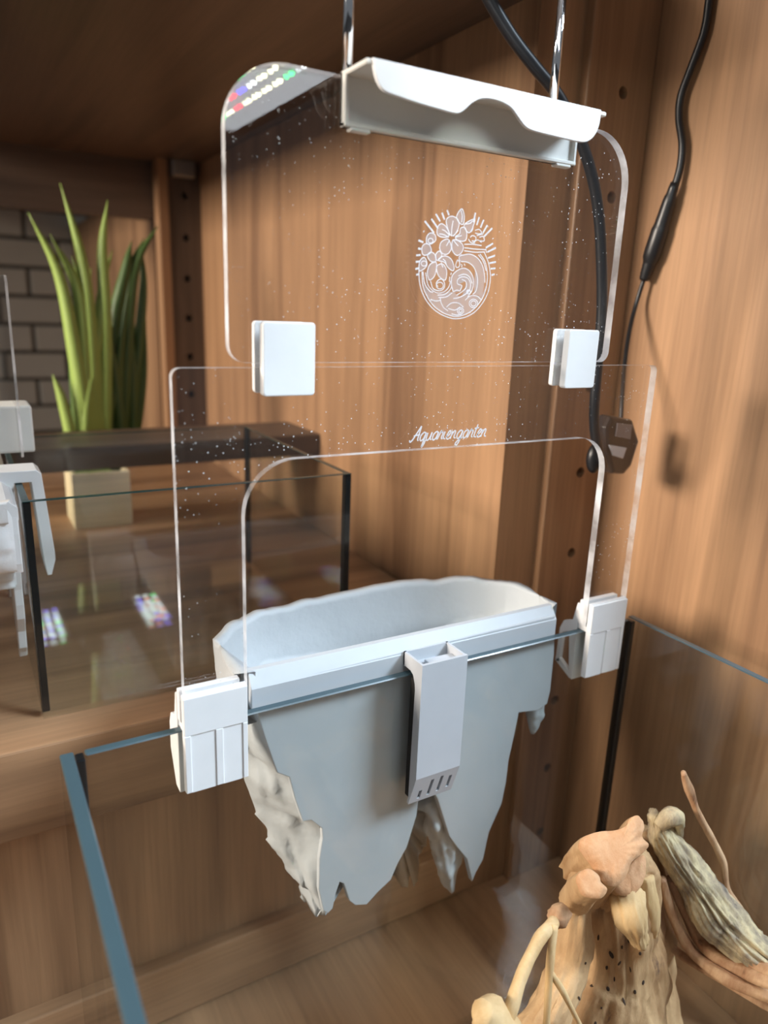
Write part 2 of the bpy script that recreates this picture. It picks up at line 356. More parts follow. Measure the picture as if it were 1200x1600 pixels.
word = 'Aquariengarten'; xh = 0.00435; wtot = sum(LT[c][0] for c in word)
b = bmesh.new(); x = 0; sx = 0.0485/wtot; lift = 0
for c in word:
    adv, st = LT[c]
    for s in st:
        pts = [(0.1688+(x+px_)*sx+0.33*py_*xh, 0.1352+py_*xh) for px_, py_ in crom(s, 5)] if len(s) > 2 else [(0.1688+(x+px_)*sx+0.33*py_*xh, 0.1352+py_*xh) for px_, py_ in s]
        lift += 1; ribbon(b, pts, 0.00078, XZ, -T-0.00005-0.000002*lift)
    x += adv
o = obj('engraved_lettering', b, M_eng, lp); o['label'] = 'white engraved script reading Aquariengarten'

# ------------------------------------------------------------------ upper clear plate
up = thing('acrylic_backboard', 'upper clear acrylic plate with rounded corners and oval flower and wave emblem', 'acrylic plate', (0.189, 0, 0.1748))
outl = [(0.0745, 0.1748), (0.3030, 0.1748), (0.3030, 0.2948), (0.0745, 0.2948)]
obj('plate', prism(rounded(outl, [0.008, 0.006, 0.026, 0.027], 12), -T, T, XZ, 1), [G_acr, E_acr], up)
# emblem drawn on a 1200 x 1500 grid, mapped to the plate
e00, e10, e01 = at(630, 310, -T), at(790, 310, -T), at(630, 510, -T); e11 = at(790, 510, -T)
def EM(p):
    u, v = p[0]/1200, p[1]/1500
    q = e00*(1-u)*(1-v)+e10*u*(1-v)+e01*(1-u)*v+e11*u*v
    return (q.x, q.z)
fills = [
 [(520,400),(480,250),(540,200),(610,230),(630,300),(600,380),(560,420)], [(505,430),(440,440),(380,410),(380,330),(420,285),(470,310),(510,380)],
 [(510,470),(540,560),(500,630),(440,630),(405,570),(420,500),(470,465)], [(560,470),(620,480),(675,530),(670,600),(610,650),(555,600),(545,520)],
 [(590,430),(635,400),(650,335),(700,330),(722,400),(710,470),(660,485),(600,465)], [(600,205),(660,115),(692,190),(682,285),(640,280)],
 [(255,500),(260,430),(300,390),(350,410),(360,470),(320,510),(280,520)], [(215,640),(205,560),(240,515),(290,530),(310,600),(270,640)],
 [(265,650),(305,612),(350,640),(358,720),(300,715)], [(175,830),(180,720),(230,672),(262,745),(235,800)],
 [(368,735),(295,755),(265,850),(290,940),(350,880)], [(375,770),(440,750),(485,830),(468,940),(400,900),(372,830)],
 [(385,705),(455,655),(535,690),(570,780),(558,830),(500,790),(460,730)], [(690,300),(780,240),(820,245),(770,370),(730,380)],
 [(400,600),(360,640),(375,710),(430,650)],
]
lines = [
 [(170,820),(180,980),(225,1130),(300,1250),(400,1340),(520,1395),(610,1405),(720,1380),(830,1310),(920,1200),(980,1080),(1005,950),(1005,850),(985,740),(950,650),(930,610)],
 [(205,840),(215,1000),(260,1130),(330,1240),(430,1325),(540,1370),(610,1378),(710,1350),(810,1285),(900,1170),(950,1050),(970,930),(965,820),(940,720),(880,630)],
 [(215,840),(235,980),(290,1070),(330,1085)], [(245,850),(270,990),(320,1060),(390,1095),(460,1075),(510,1020),(530,950)], [(300,950),(330,1040),(400,1067),(450,1040),(460,980),(430,930),(390,940),(365,980),(385,1020)],
 [(380,1120),(460,1110),(520,1060),(545,1010)], [(390,1150),(480,1140),(550,1090)], [(300,1170),(360,1190),(420,1180)], [(410,1150),(420,1210),(450,1270),(500,1310)],
 [(650,650),(760,635),(850,680),(910,770),(935,880),(940,970)], [(650,720),(730,730),(800,780),(840,870),(850,970),(830,1070),(790,1110)], [(640,720),(630,670),(660,640)], [(860,640),(920,720),(955,830)],
 [(560,1080),(540,990),(545,900),(590,840),(670,800),(740,820),(790,890),(802,980),(780,1070),(730,1140)], [(640,1070),(662,1005),(612,985),(615,930),(670,900),(735,920),(765,990),(740,1080),(650,1140)], [(620,890),(690,870),(750,900),(785,980)], [(660,930),(710,960),(710,1030),(660,1080),(600,1120)], [(560,1080),(600,1060),(640,1070)],
 [(690,520),(800,522),(900,535)], [(690,560),(820,575),(950,582)], [(690,595),(820,612),(940,608)], [(950,570),(960,620)],
 [(560,1160),(620,1150),(700,1110),(740,1060)], [(480,1265),(540,1215),(620,1215),(680,1265)], [(500,1280),(580,1300),(640,1260)], [(700,1180),(760,1130),(840,1130),(890,1170)], [(540,1345),(600,1360),(660,1350)],
 [(610,700),(635,730),(630,780),(600,790),(590,760),(610,700)], [(650,750),(665,770),(655,785)], [(690,745),(700,770)], [(540,850),(530,880)], [(520,900),(515,960)],
 [(760,440),(790,420),(830,440),(820,480),(780,480)], [(820,360),(870,350),(900,390),(860,400),(820,390)], [(870,440),(920,430),(930,480),(880,480)], [(800,500),(850,470),(900,500)], [(770,380),(790,350),(800,300)], [(840,420),(880,410),(920,400)], [(740,460),(770,500),(820,505)],
 [(540,430),(545,330),(560,250)], [(520,420),(470,370),(430,350)], [(510,440),(450,410),(400,400)], [(560,430),(620,360)], [(580,440),(660,420)], [(560,470),(600,520),(620,540)], [(520,470),(480,540)], [(440,690),(470,720),(480,760)], [(420,730),(440,790)],
 [(650,130),(665,200),(660,270)], [(700,290),(760,280),(790,250)],
]
circ = [(645,1310,38),(645,1310,20),(800,1220,52),(800,1220,32),(405,1005,40),(740,1080,24),(300,480,28),(225,745,30)]
rays = [(235,255,340,390),(310,230,385,340),(360,175,410,260),(430,160,460,240),(490,130,510,190),(825,160,800,270),(870,210,840,300),(925,240,885,330),(970,300,915,390),(1030,335,930,430),
 (1040,510,950,560),(1075,560,970,610),(1065,650,975,680),(1075,725,995,740),(1070,800,1010,805),(1060,870,1020,880),(165,475,220,500),(160,570,195,575),(140,650,190,645),(135,725,180,720),(130,810,170,800),(140,880,165,870),(220,370,228,378),(1038,450,1042,458)]
k = 0.000043  # metres per grid unit
b = bmesh.new(); lf = 0
def L(): 
    global lf; lf += 1; return -T-0.00006-0.0000015*lf
for f_ in fills: ribbon(b, [EM(p) for p in crom(f_, 4, True)], 12*k, XZ, L(), closed=True)
for s in lines: ribbon(b, [EM(p) for p in (crom(s, 5) if len(s) > 2 else s)], 12*k, XZ, L())
for cx, cy, r in circ: ribbon(b, [EM((cx+r*math.cos(a*math.pi/8), cy+r*math.sin(a*math.pi/8))) for a in range(16)], 11*k, XZ, L(), closed=True)
for x0, y0, x1, y1 in rays: ribbon(b, [EM((x0, y0)), EM((x1, y1))], 21*k, XZ, L())
o = obj('engraved_emblem', b, M_eng, up); o['label'] = 'white engraved oval emblem of blossoms, rays and a curling wave'
b = bmesh.new()
crescent = crom([(650,650),(760,640),(850,680),(910,770),(935,880),(930,1000),(900,1110),(800,1110),(830,1070),(850,970),(840,870),(800,780),(730,730),(650,720)], 4, True)
swirl = crom([(560,1080),(540,990),(545,900),(590,840),(670,800),(740,820),(790,890),(802,980),(780,1070),(730,1140),(650,1140),(720,1080),(740,990),(720,930),(670,905),(620,935),(612,985),(660,1005),(640,1070)], 4, True)
lower = crom([(215,900),(250,1000),(320,1080),(400,1110),(470,1090),(560,1080),(640,1140),(740,1140),(900,1110),(950,1000),(930,1130),(850,1250),(720,1345),(600,1375),(480,1345),(350,1255),(260,1130)], 3, True)
for f_ in fills+[crescent, swirl, lower]:
    pts = crom(f_, 4, True) if len(f_) < 20 else f_
    t = -T-0.00002-0.0000012*(lf-100); L()
    vs_ = [b.verts.new(XZ(*EM(p), t)) for p in pts]; b.faces.new(vs_)
bmesh.ops.triangulate(b, faces=b.faces[:])
obj('engraved_frosting', b, M_engf, up)

# ------------------------------------------------------------------ joining clips between the plates
def join_clip(x0, x1, label):
    t = thing('joining_clip', label, 'clip', ((x0+x1)/2, 0, 0.1606), 'clips joining the two clear plates')
    z0, z1 = 0.1606, 0.1928
    obj('front_jaw', prism(rounded([(x0, z0), (x1, z0), (x1, z1), (x0, z1)], 0.0016, 4), -0.0072, -T-0.0002, XZ, bev=0.0005), M_white, t)
    obj('back_jaw', prism(rounded([(x0-0.0006, z0+0.0005), (x1-0.0005, z0+0.0005), (x1-0.0005, z1), (x0-0.0006, z1)], 0.0016, 4), T+0.0002, 0.0058, XZ, bev=0.0005), M_white, t)
    obj('bridge', box(x0+0.006, x1-0.006, -T-0.0004, T+0.0004, 0.1729, 0.1747), M_white, t)
    return t
join_clip(0.0882, 0.1131, 'white square plastic clip at the left joint of the two clear plates')
join_clip(0.2665, 0.2892, 'white square plastic clip at the right joint of the two clear plates')

# ------------------------------------------------------------------ feet that clip the lower plate onto the tank rim
def foot_clip(x0, x1, label, hollow):
    t = thing('tank_clip', label, 'clip', ((x0+x1)/2, 0, -0.031), 'clips holding the clear plate on the tank rim')
    b = prism([(x0, -0.0315), (x1, -0.0315), (x1, 0.0205), (x0, 0.0205)], -0.0048, -0.0022, XZ)
    # raised outer frame leaving two sunk panels
    w = x1-x0; d0, d1 = -0.0062, -0.0046
    for (a, c, z0, z1) in ((0, w, 0.0, 0.0200), (0.0, 0.003, -0.0315, 0.0), (w*0.48, w*0.60, -0.0315, 0.0), (w-0.0026, w, -0.0315, 0.0)):
        box(x0+a, x0+c, d0, d1, z0, z1, 0.0003, 1, b)
    obj('front_jaw', b, M_white, t)
    b = bmesh.new()
    for (a, c) in ((0.003, w*0.48), (w*0.60, w-0.0026)): box(x0+a-0.0002, x0+c+0.0002, -0.0055, -0.0046, -0.0322, 0.0002, 0.0003, 1, b)
    obj('sunk_panel', b, M_white, t)
    # rear jaw: wedge profile behind the glass, open triangle on the hollow kind
    prof = [(0.0056, 0.0175), (0.0075, 0.0175), (0.0105, 0.004), (0.0185, 0.0005), (0.0215, -0.006), (0.0215, -0.021), (0.0125, -0.038), (0.0056, -0.038)]
    if not hollow:
        obj('rear_jaw', prism(prof, x0-0.0005, x1-0.001, YZ, bev=0.0004), M_white, t)
    else:
        b = prism([(0.0056, 0.0175), (0.0075, 0.0175), (0.0105, 0.004), (0.0125, -0.004), (0.0085, -0.036), (0.0056, -0.038)], x0, x1-0.001, YZ)
        for xs in (x0+0.0002, x1-0.004):
            prism([(0.0056, 0.004), (0.0105, 0.004), (0.0185, 0.0005), (0.0215, -0.006), (0.0185, -0.008), (0.012, -0.005), (0.0056, -0.003)], xs, xs+0.0028, YZ, bm=b)
            prism([(0.0215, -0.006), (0.0225, -0.031), (0.019, -0.031), (0.0185, -0.008)], xs, xs+0.0028, YZ, bm=b)
            prism([(0.0225, -0.031), (0.0075, -0.038), (0.0056, -0.035), (0.019, -0.028)], xs, xs+0.0028, YZ, bm=b)
        obj('rear_jaw', b, M_white, t)
    obj('bridge', box(x0+0.0005, x1-0.0015, -0.003, 0.0058, 0.0002, 0.0038), M_white, t)
    b = bmesh.new(); box(x0, x1-0.0012, 0.0018, 0.0058, 0.0036, 0.0205, 0.0003, 1, b)
    obj('plate_slot', b, M_white, t)
    return t
foot_clip(0.0478, 0.0792, 'white clip at the left foot of the clear plate on the tank rim', False)
foot_clip(0.3125, 0.3440, 'white clip with open triangular back at the right foot of the clear plate', True)

# ------------------------------------------------------------------ white lamp cradle on top of the upper plate
cr_ = thing('lamp_cradle', 'white channel-shaped plastic cradle with arched lip atop the upper clear plate', 'lamp holder', (0.19, -0.012, 0.275))
x0, x1, yf, zt = 0.1250, 0.2580, -0.0262, 0.2958
b = box(x0, x1, -0.0056, -0.0030, 0.2742, zt, 0.0006, 2)
for a, c in ((x0, x0+0.0022), (x1-0.0022, x1)): box(a, c, -0.0078, -0.0030, 0.2742, zt, 0.0005, 1, b)
box(x0, x1, -0.0080, -0.0030, 0.2742, 0.2762, 0.0005, 1, b)
obj('back_plate', b, M_ivory, cr_)
obj('top_plate', box(x0+0.0002, x1, yf+0.0004, -0.0030, zt-0.0020, zt, 0.0005, 1), M_ivory, cr_)
xl, xr_ = 0.1276, 0.2528
lip = [(xl, zt), (xl+0.0008, 0.2916), (xl+0.0026, 0.2875), (xl+0.006, 0.2848), (0.141, 0.2838), (0.1490, 0.2830), (0.160, 0.2823), (0.1690, 0.2820), (0.1728, 0.2838), (0.1768, 0.2872), (0.182, 0.2897), (0.1885, 0.2904), (0.195, 0.2897), (0.1995, 0.2880), (0.2040, 0.2845), (0.2080, 0.2820), (0.2135, 0.2811), (0.228, 0.2806), (0.2420, 0.2804), (0.2472, 0.2818), (0.2508, 0.2852), (0.2526, 0.2900), (xr_, zt)]
obj('front_lip', prism([(p.x, p.y) for p in crom([(a, c) for a, c in lip], 3)], yf-0.0010, yf+0.0010, XZ, bev=0.0003), M_white, cr_)
for a in (x0+0.003, x1-0.013): obj('foot_tab', box(a, a+0.010, -0.0078, -0.0035, 0.2728, 0.2744, 0.0005, 1), M_ivory, cr_)

# ------------------------------------------------------------------ LED lamp on two chrome rods (the lamp hangs above the picture and mirrors in the plate)
lm = thing('led_lamp', 'slim LED lamp on two thin chrome rods above the white cradle', 'lamp', (0.19, -0.2, 0.36))
ZL = 0.362
obj('housing', box(0.128, 0.246, -0.46, 0.03, ZL, ZL+0.014, 0.002, 2), plain('grey_aluminium', (0.5, 0.5, 0.52), 0.4, metal=0.6), lm)
lens = plain('lit_lens', (0.8, 0.8, 0.8), 0.4, emit=(0.86, 0.93, 1.0), estr=6.2)
obj('light_panel', box(0.132, 0.230, -0.442, -0.02, ZL-0.001, ZL+0.002), lens, lm)
cols = {'w': (1.0, 1.0, 0.62), 'r': (1.0, 0.05, 0.08), 'b': (0.10, 0.10, 1.0), 'g': (0.05, 1.0, 0.25), 'c': (0.85, 0.95, 1.0)}
LM = {c_: plain('led_'+n_, v, 0.5, emit=v, estr=60) for (c_, v), n_ in zip(cols.items(), ('warm', 'red', 'blue', 'green', 'cool'))}
def leds(xr, y0, dy, seq):
    for i, ch in enumerate(seq):
        for s in (0.0,):
            b = bmesh.new(); bmesh.ops.create_uvsphere(b, u_segments=8, v_segments=6, radius=0.0024, matrix=Matrix.Translation((xr, y0+i*dy+s, ZL-0.0016)))
            obj('led', b, LM[ch], lm)
leds(0.2020, -0.415, 0.0222, 'ggwrwwwwgcw'); leds(0.1875, -0.365, 0.0222, 'wcrbcwwwcw'); leds(0.173, -0.35, 0.0222, 'cbwwgwwbcw')
for px0, py0, px1, py1 in ((548, 0, 548, 105), (878, 0, 872, 141)):
    q = at(px1, py1, -0.004)
    obj('rod', tube([(q.x, -0.0010, 0.2952), (q.x, -0.0010, ZL+0.002)], 0.0022, 16), M_chrome, lm, True)

# ------------------------------------------------------------------ planter hanging behind the glass
def planter(name, label, front, zrim, prof, materials, M4, seed, cuts=0.0):
    t = thing(name, label, 'planter', M4 @ Vector((0.19, 0.04, -0.16)))
    rock, smooth_m = materials
    Yf = 0.0068
    # flat wall against the pane with jagged foot
    b = prism(front, Yf, Yf+0.005, XZ, bev=0.0006); b.transform(M4); obj('flat_wall', b, smooth_m, t)
    # sloped rim
    xs0, xs1 = front[0][0], front[-1][0]
    rp = [(Yf-0.0004, -0.002), (Yf-0.0004, 0.0095), (Yf+0.0050, zrim), (Yf+0.0085, zrim), (Yf+0.0085, -0.002)]
    b = prism(rp, xs0-0.0035, xs1+0.001, YZ, bev=0.0003); b.transform(M4); obj('rim', b, smooth_m, t)
    # rocky shell
    b = bmesh.new(); NT, NZ = 90, 46
    def sec(z):
        for (za, *A), (zb_, *B) in zip(prof, prof[1:]):
            if za >= z >= zb_:
                k_ = (za-z)/(za-zb_) if za != zb_ else 0
                return [p_*(1-k_)+q_*k_ for p_, q_ in zip(A, B)]
        return list(prof[-1][1:])
    FT = [(0, -.128), (.08, -.150), (.16, -.166), (.24, -.160), (.30, -.138), (.38, -.140), (.46, -.165), (.53, -.185), (.60, -.178), (.70, -.135), (.80, -.105), (.90, -.080), (1, -.070)]
    def ft(f_):
        for (a_, u_), (b_, v_) in zip(FT, FT[1:]):
            if a_ <= f_ <= b_: return u_+(v_-u_)*(f_-a_)/(b_-a_)
    def wall_x(z, right):
        L_ = front[38:] if right else front[:16]
        if right: L_ = L_[::-1]
        if z >= L_[0][1]: return L_[0][0]
        for (xa, za), (xb, zb_) in zip(L_, L_[1:]):
            if za >= z >= zb_ and za > zb_: return xa+(xb-xa)*(za-z)/(za-zb_)
        return L_[-1][0]
    E0, E1 = 0.13, 0.93
    def pt(i, j, off):
        f0 = i/NT
        if E0 <= f0 <= E1 or off: return pt0(i, j, off)
        e = pt0(NT*(E0 if f0 < E0 else E1), j, 0)
        w_ = Vector((wall_x(e.z, f0 > E1), Yf+0.003, e.z))
        s_ = f0/E0 if f0 < E0 else (1-f0)/(1-E1)
        p_ = w_.lerp(e, s_)
        k_ = math.sin(math.pi*s_)*min(1, j/NZ*2.2)
        q = Vector((p_.x, p_.y, p_.z*0.45))
        n_ = 1.5*abs(noise.fractal(q*30+Vector((seed, 3, 0)), 0.9, 2.1, 4))+0.25*noise.fractal(q*110, 0.8, 2, 3)
        return p_+Vector((-0.25 if f0 < E0 else 0.25, -0.9, 0))*(0.0105*n_*k_)
    def pt0(i, j, off):
        th = math.pi*i/NT
        zt_ = zrim+0.003*noise.fractal(Vector((i*0.11, seed, 0)), 1, 2, 3)
        foot = ft(i/NT)+0.010*noise.fractal(Vector((i*0.45, seed+5, 2)), 1, 2, 3)
        f_ = j/NZ; z = zt_+(foot-zt_)*f_
        xl_, xr2, d = sec(z); cx = (xl_+xr2)/2; a = (xr2-xl_)/2-off; d = d-off
        cs, sn = math.cos(th), math.sin(th)
        x = cx-a*math.copysign(abs(cs)**0.75, cs); y = Yf+0.0052+(d-0.005)*abs(sn)**0.62
        amp = 0.0006+0.0075*min(1, f_*1.5)**1.2
        q = Vector((x*1.0, y, z*0.40))
        n_ = 1.0-2.2*abs(noise.fractal(q*38+Vector((seed, 0, 0)), 0.8, 2.1, 4))
        n2_ = noise.fractal(q*140+Vector((0, seed, 0)), 0.7, 2.2, 4)
        dirv = Vector((-cs*0.8, sn*0.9+0.05, 0))
        p_ = Vector((x, y, z))+dirv*(amp*(n_-0.4)+0.22*amp*n2_)*(1 if off == 0 else 0.2)
        if p_.y < Yf+0.005: p_.y = Yf+0.005
        return p_
    G = [[b.verts.new(M4 @ pt(i, j, 0)) for j in range(NZ+1)] for i in range(NT+1)]
    Hn = 8
    I = [[b.verts.new(M4 @ (pt(i, int(j*1.3), 0.005)-Vector((0, 0, 0.0006*(j == 0))))) for j in range(Hn+1)] for i in range(NT+1)]
    for i in range(NT):
        for j in range(NZ): b.faces.new((G[i][j], G[i+1][j], G[i+1][j+1], G[i][j+1]))
        for j in range(Hn): b.faces.new((I[i][j], I[i][j+1], I[i+1][j+1], I[i+1][j]))
        b.faces.new((G[i][0], I[i][0], I[i+1][0], G[i+1][0]))
    b.faces.new([I[i][Hn] for i in range(NT+1)])
    cen = b.verts.new(M4 @ Vector((0.18, 0.016, -0.10)))
    for i in range(NT): b.faces.new((G[i][NZ], G[i+1][NZ], cen))
    bmesh.ops.recalc_face_normals(b, faces=b.faces[:])
    o = obj('rock_shell', b, rock, t, True); o['label'] = 'rough rock-like back of the planter with ragged foot'
    return t
fpx = [(402.8,1073),(401.6,1108),(404,1121),(418,1165),(433,1208),(444,1212),(452,1215),(461,1250),(473,1284),(486,1282),(503,1295),(504,1310),(499,1342),(498,1391),(505,1423),(512,1428),(520,1420),(525,1396),(531,1379),(537,1381),(546,1408),(555,1415),(573,1414),(591,1394),(611,1375),(622,1349),(636,1324),(651,1275),(656,1235),(676,1235),(684,1250),(702,1307),(714,1324),(730,1343),(738,1378),(744,1363),(755,1343),(764,1301),(784,1256),(791,1222),(795,1188),(804,1148),(811,1114),(824,1112),(839,1111),(855,1100),(860,1080),(866,1020),(868,962)]
front = [(at(x, y, 0.0068).x, at(x, y, 0.0068).z) for x, y in fpx]
prof = [(0.03, 0.073, 0.303, 0.084), (0.0, 0.075, 0.303, 0.082), (-0.04, 0.080, 0.299, 0.075), (-0.075, 0.091, 0.280, 0.062), (-0.105, 0.100, 0.268, 0.054), (-0.135, 0.114, 0.258, 0.046), (-0.175, 0.130, 0.250, 0.032)]
main_planter = planter('rock_planter', 'pale grey rock-shaped planter hanging behind the large tank pane', front, 0.0175, prof, (M_rockgrey, M_grey), Matrix.Identity(4), 3.7)

obj('rock_spur', tube(crom([at(672, 1232, .026), at(688, 1275, .024), at(697, 1330, .021), at(706, 1392, .018)], 9), [.0135, .0135, .0150, .0022], 40, wob=0.5, wfreq=70, ridge=0.12, nridge=5, squash=0.7, seed=3.3), M_rockgrey, main_planter, True)
obj('rock_spur', tube(crom([at(832, 1090, .018), at(834, 1115, .017), at(832, 1146, .015)], 7), [.008, .0065, .0012], 24, wob=0.5, wfreq=90, seed=5.3), M_rockgrey, main_planter, True)
# ------------------------------------------------------------------ grey overflow hook over the pane
hk = thing('overflow_hook', 'grey box-shaped hook with four slots hanging over the middle of the tank pane', 'hook', (0.192, -0.01, -0.08))
hx0, hx1, hyf, hzt = 0.1770, 0.2072, -0.0135, 0.0118
side = [(hyf, hzt), (0.0064, hzt), (0.0064, 0.0035), (-0.0015, 0.0035), (-0.0045, 0.002), (-0.0066, -0.0025), (-0.0072, -0.006), (-0.0062, -0.0812), (-0.0066, -0.0812), (hyf, -0.0605)]
b = bmesh.new()
for xs in (hx0, hx1-0.0014): prism(side, xs, xs+0.0014, YZ, bm=b)
obj('side_wall', b, M_hook, hk)
b = prism([(hyf-0.0004, hzt+0.0002), (hyf+0.0015, hzt+0.0002), (hyf+0.0015, -0.0600), (hyf-0.0004, -0.0605)], hx0-0.0003, hx1+0.0003, YZ)
obj('front_wall', b, M_hook, hk)
fo = obj('slotted_foot', prism([(hyf-0.0004, -0.0605), (hyf+0.0012, -0.0600), (-0.0054, -0.0808), (-0.0070, -0.0815)], hx0-0.0003, hx1+0.0003, YZ), M_hook, hk)
cut = bmesh.new()
nv = Vector((0, -0.0207, -0.0069)).normalized(); dv = Vector((0, 0.0069, -0.0207)).normalized()
for k_, (u, a, c) in enumerate(((0.20, 0.55, 0.88), (0.42, 0.22, 0.86), (0.64, 0.20, 0.84), (0.86, 0.30, 0.78))):
    x = hx0+(hx1-hx0)*u; base = Vector((x, hyf, -0.0605)); L_ = 0.0218
    p0 = base+dv*L_*a; p1 = base+dv*L_*c
    bb = bmesh.new(); bmesh.ops.create_cube(bb, size=1)
    M_ = Matrix((( 1, 0, 0), (0, dv.y, nv.y), (0, dv.z, nv.z))).to_4x4(); mid = (p0+p1)/2
    for v in bb.verts: v.co = mid+(M_ @ Vector((v.co.x*0.0021, v.co.y*(p1-p0).length, v.co.z*0.008)))
    me = bpy.data.meshes.new('t'); bb.to_mesh(me); bb.free(); cut.from_mesh(me); bpy.data.meshes.remove(me)
bmesh.ops.recalc_face_normals(cut, faces=cut.faces[:])
boolean_cut(fo, [obj('cutter', cut, M_hook)])
b = bmesh.new(); box(hx0+0.001, hx1-0.001, -0.0082, -0.0070, -0.055, 0.002, 0, 1, b); box(hx0+0.001, hx1-0.001, -0.0075, 0.0064, 0.0030, 0.0045, 0, 1, b); box(hx0, hx1, 0.0052, 0.0066, 0.003, hzt, 0, 1, b)
obj('inner_wall', b, M_hook, hk)
obj('gap_shade', box(hx0+0.0010, hx1-0.0012, -0.0069, -0.0004, -0.0790, -0.0012, 0.0006, 1), plain('dark_grey_foam', (0.016, 0.014, 0.013), 0.9), hk)  # dark block standing in for the shade between hook leg and pane
obj('ledge', box(hx0+0.010, hx1-0.0016, -0.0115, 0.000, 0.0045, 0.0075, 0.0003, 1), M_hook, hk)

# ------------------------------------------------------------------ cables
pts = [(750, -35, 0.03), (765, 0, 0.03), (800, 58, 0.03), (836, 105, 0.03), (872, 150, 0.03), (905, 215, 0.03), (925, 275, 0.03), (936, 340, 0.03), (940, 420, 0.03), (940, 490, 0.03), (934, 570, 0.03), (929, 630, 0.03), (929, 670, 0.033), (935, 705, 0.036), (942, 728, 0.038)]
th = thing('thick_power_cable', 'thick black cable running down behind the white cradle and right clip', 'cable', at(935, 705, 0.036))
obj('cord', tube(crom([at(*p) for p in pts], 6), 0.00335, 14), M_black, th, True)
q = at(929, 716, 0.042)
b = bmesh.new(); bmesh.ops.create_uvsphere(b, u_segments=20, v_segments=12, radius=0.0085, matrix=Matrix.Translation(q) @ Matrix.Diagonal((0.75, 0.6, 1.25, 1)))
obj('plug', b, M_black, th, True)
tc_ = thing('thin_power_cable', 'thin black cable with inline connector hanging along the right walnut wall', 'cable', atX(970, 650, 0.415))
top = [atX(1113, -40, 0.420), atX(1108, 0, 0.420), atX(1100, 50, 0.420), atX(1080, 105, 0.419), atX(1064, 150, 0.419), atX(1061, 185, 0.419), atX(1066, 225, 0.419), atX(1063, 260, 0.419), atX(1055, 290, 0.418)]
obj('cord', tube(crom(top, 6), 0.0026, 12), M_black, tc_, True)
c0, c1 = atX(1055, 285, 0.417), atX(1006, 438, 0.417)
prof_ = [(0, .0030), (.06, .0034), (.12, .0036), (.14, .0042), (.2, .0046), (.42, .0052), (.45, .0056), (.47, .0060), (.70, .0062), (.76, .0060), (.80, .0050), (.83, .0044), (.85, .0047), (.87, .0042), (.89, .0045), (.91, .0040), (.93, .0043), (.95, .0037), (.97, .0040), (1, .0032)]
obj('connector', tube([c0.lerp(c1, f_) for f_, _ in prof_], [r_ for _, r_ in prof_], 20), M_black, tc_, True)
low = [atX(1006, 436, 0.417), atX(993, 478, 0.414), at(983, 520, 0.075), at(976, 570, 0.065), at(972, 620, 0.055), at(970, 655, 0.050)]
obj('cord', tube(crom(low, 8), 0.0016, 12), M_black, tc_, True)
bx_ = thing('dimmer_switch', 'small dark brown hexagonal inline switch hanging behind the right arm of the clear plate', 'switch', at(968, 742, 0.045))
hexa = [(955, 650), (990, 656), (1000, 690), (988, 728), (976, 742), (958, 741), (948, 705), (946, 668)]
h2 = [(at(x, y, 0.042).x, at(x, y, 0.042).z) for x, y in hexa]
obj('case', prism(rounded(h2, 0.002, 4), 0.042, 0.054, XZ, bev=0.0028), M_box, bx_)
lab = [(965, 661), (988, 664), (985, 687), (962, 682)]
obj('button', prism([(at(x, y, 0.041).x, at(x, y, 0.041).z) for x, y in lab], 0.0408, 0.0425, XZ, bev=0.0003), plain('grey_button', (0.22, 0.19, 0.19), 0.35), bx_)
obj('button', prism([(at(x, y, 0.041).x, at(x, y, 0.041).z) for x, y in ((952, 695), (980, 700), (974, 717), (958, 712))], 0.0410, 0.0425, XZ, bev=0.0006), plain('glossy_button', (0.55, 0.56, 0.6), 0.12), bx_)  # pale patch painted as the gloss highlight on the switch case

# ------------------------------------------------------------------ driftwood in the tank
def wood_bits(name, a, c, scale, bump=0.6, dark=None):
    mm, nt, p = mat(name)
    tc = N(nt, 'ShaderNodeTexCoord'); n1 = N(nt, 'ShaderNodeTexNoise'); n1.inputs['Scale'].default_value = scale; n1.inputs['Detail'].default_value = 6; n1.inputs['Roughness'].default_value = 0.65
    mp = N(nt, 'ShaderNodeMapping'); mp.inputs['Scale'].default_value = (1, 1, 0.30); nt.links.new(tc.outputs['Object'], mp.inputs[0]); nt.links.new(mp.outputs[0], n1.inputs['Vector'])
    cr = N(nt, 'ShaderNodeValToRGB'); e = cr.color_ramp.elements; e[0].position = 0.36; e[0].color = (*a, 1); e[1].position = 0.62; e[1].color = (*c, 1)
    if dark: k_ = e.new(0.28); k_.color = (*dark, 1)
    nt.links.new(n1.outputs['Fac'], cr.inputs[0]); nt.links.new(cr.outputs[0], p.inputs['Base Color']); p.inputs['Roughness'].default_value = 0.75
    b = N(nt, 'ShaderNodeBump'); b.inputs['Strength'].default_value = bump; b.inputs['Distance'].default_value = 0.002
    nt.links.new(n1.outputs['Fac'], b.inputs['Height']); nt.links.new(b.outputs[0], p.inputs['Normal'])
    return mm
D_trunk = wood_bits('tan_driftwood', (0.36, 0.20, 0.09), (0.58, 0.37, 0.19), 45, 0.8, (0.10, 0.05, 0.03))
D_cut = wood_bits('orange_cut_wood', (0.52, 0.26, 0.12), (0.60, 0.34, 0.18), 150, 0.5)
D_bark = wood_bits('grey_yellow_bark', (0.25, 0.19, 0.14), (0.62, 0.49, 0.29), 90, 1.0, (0.07, 0.06, 0.055))
D_root = wood_bits('orange_root', (0.36, 0.18, 0.09), (0.60, 0.38, 0.22), 80, 0.7, (0.12, 0.06, 0.03))
D_twig = wood_bits('pale_twig', (0.55, 0.35, 0.16), (0.66, 0.46, 0.24), 90, 0.4)
dw = thing('driftwood', 'gnarled tan driftwood stump with grey bark branch at the lower right', 'driftwood', (0.27, -0.08, ZB+0.006))
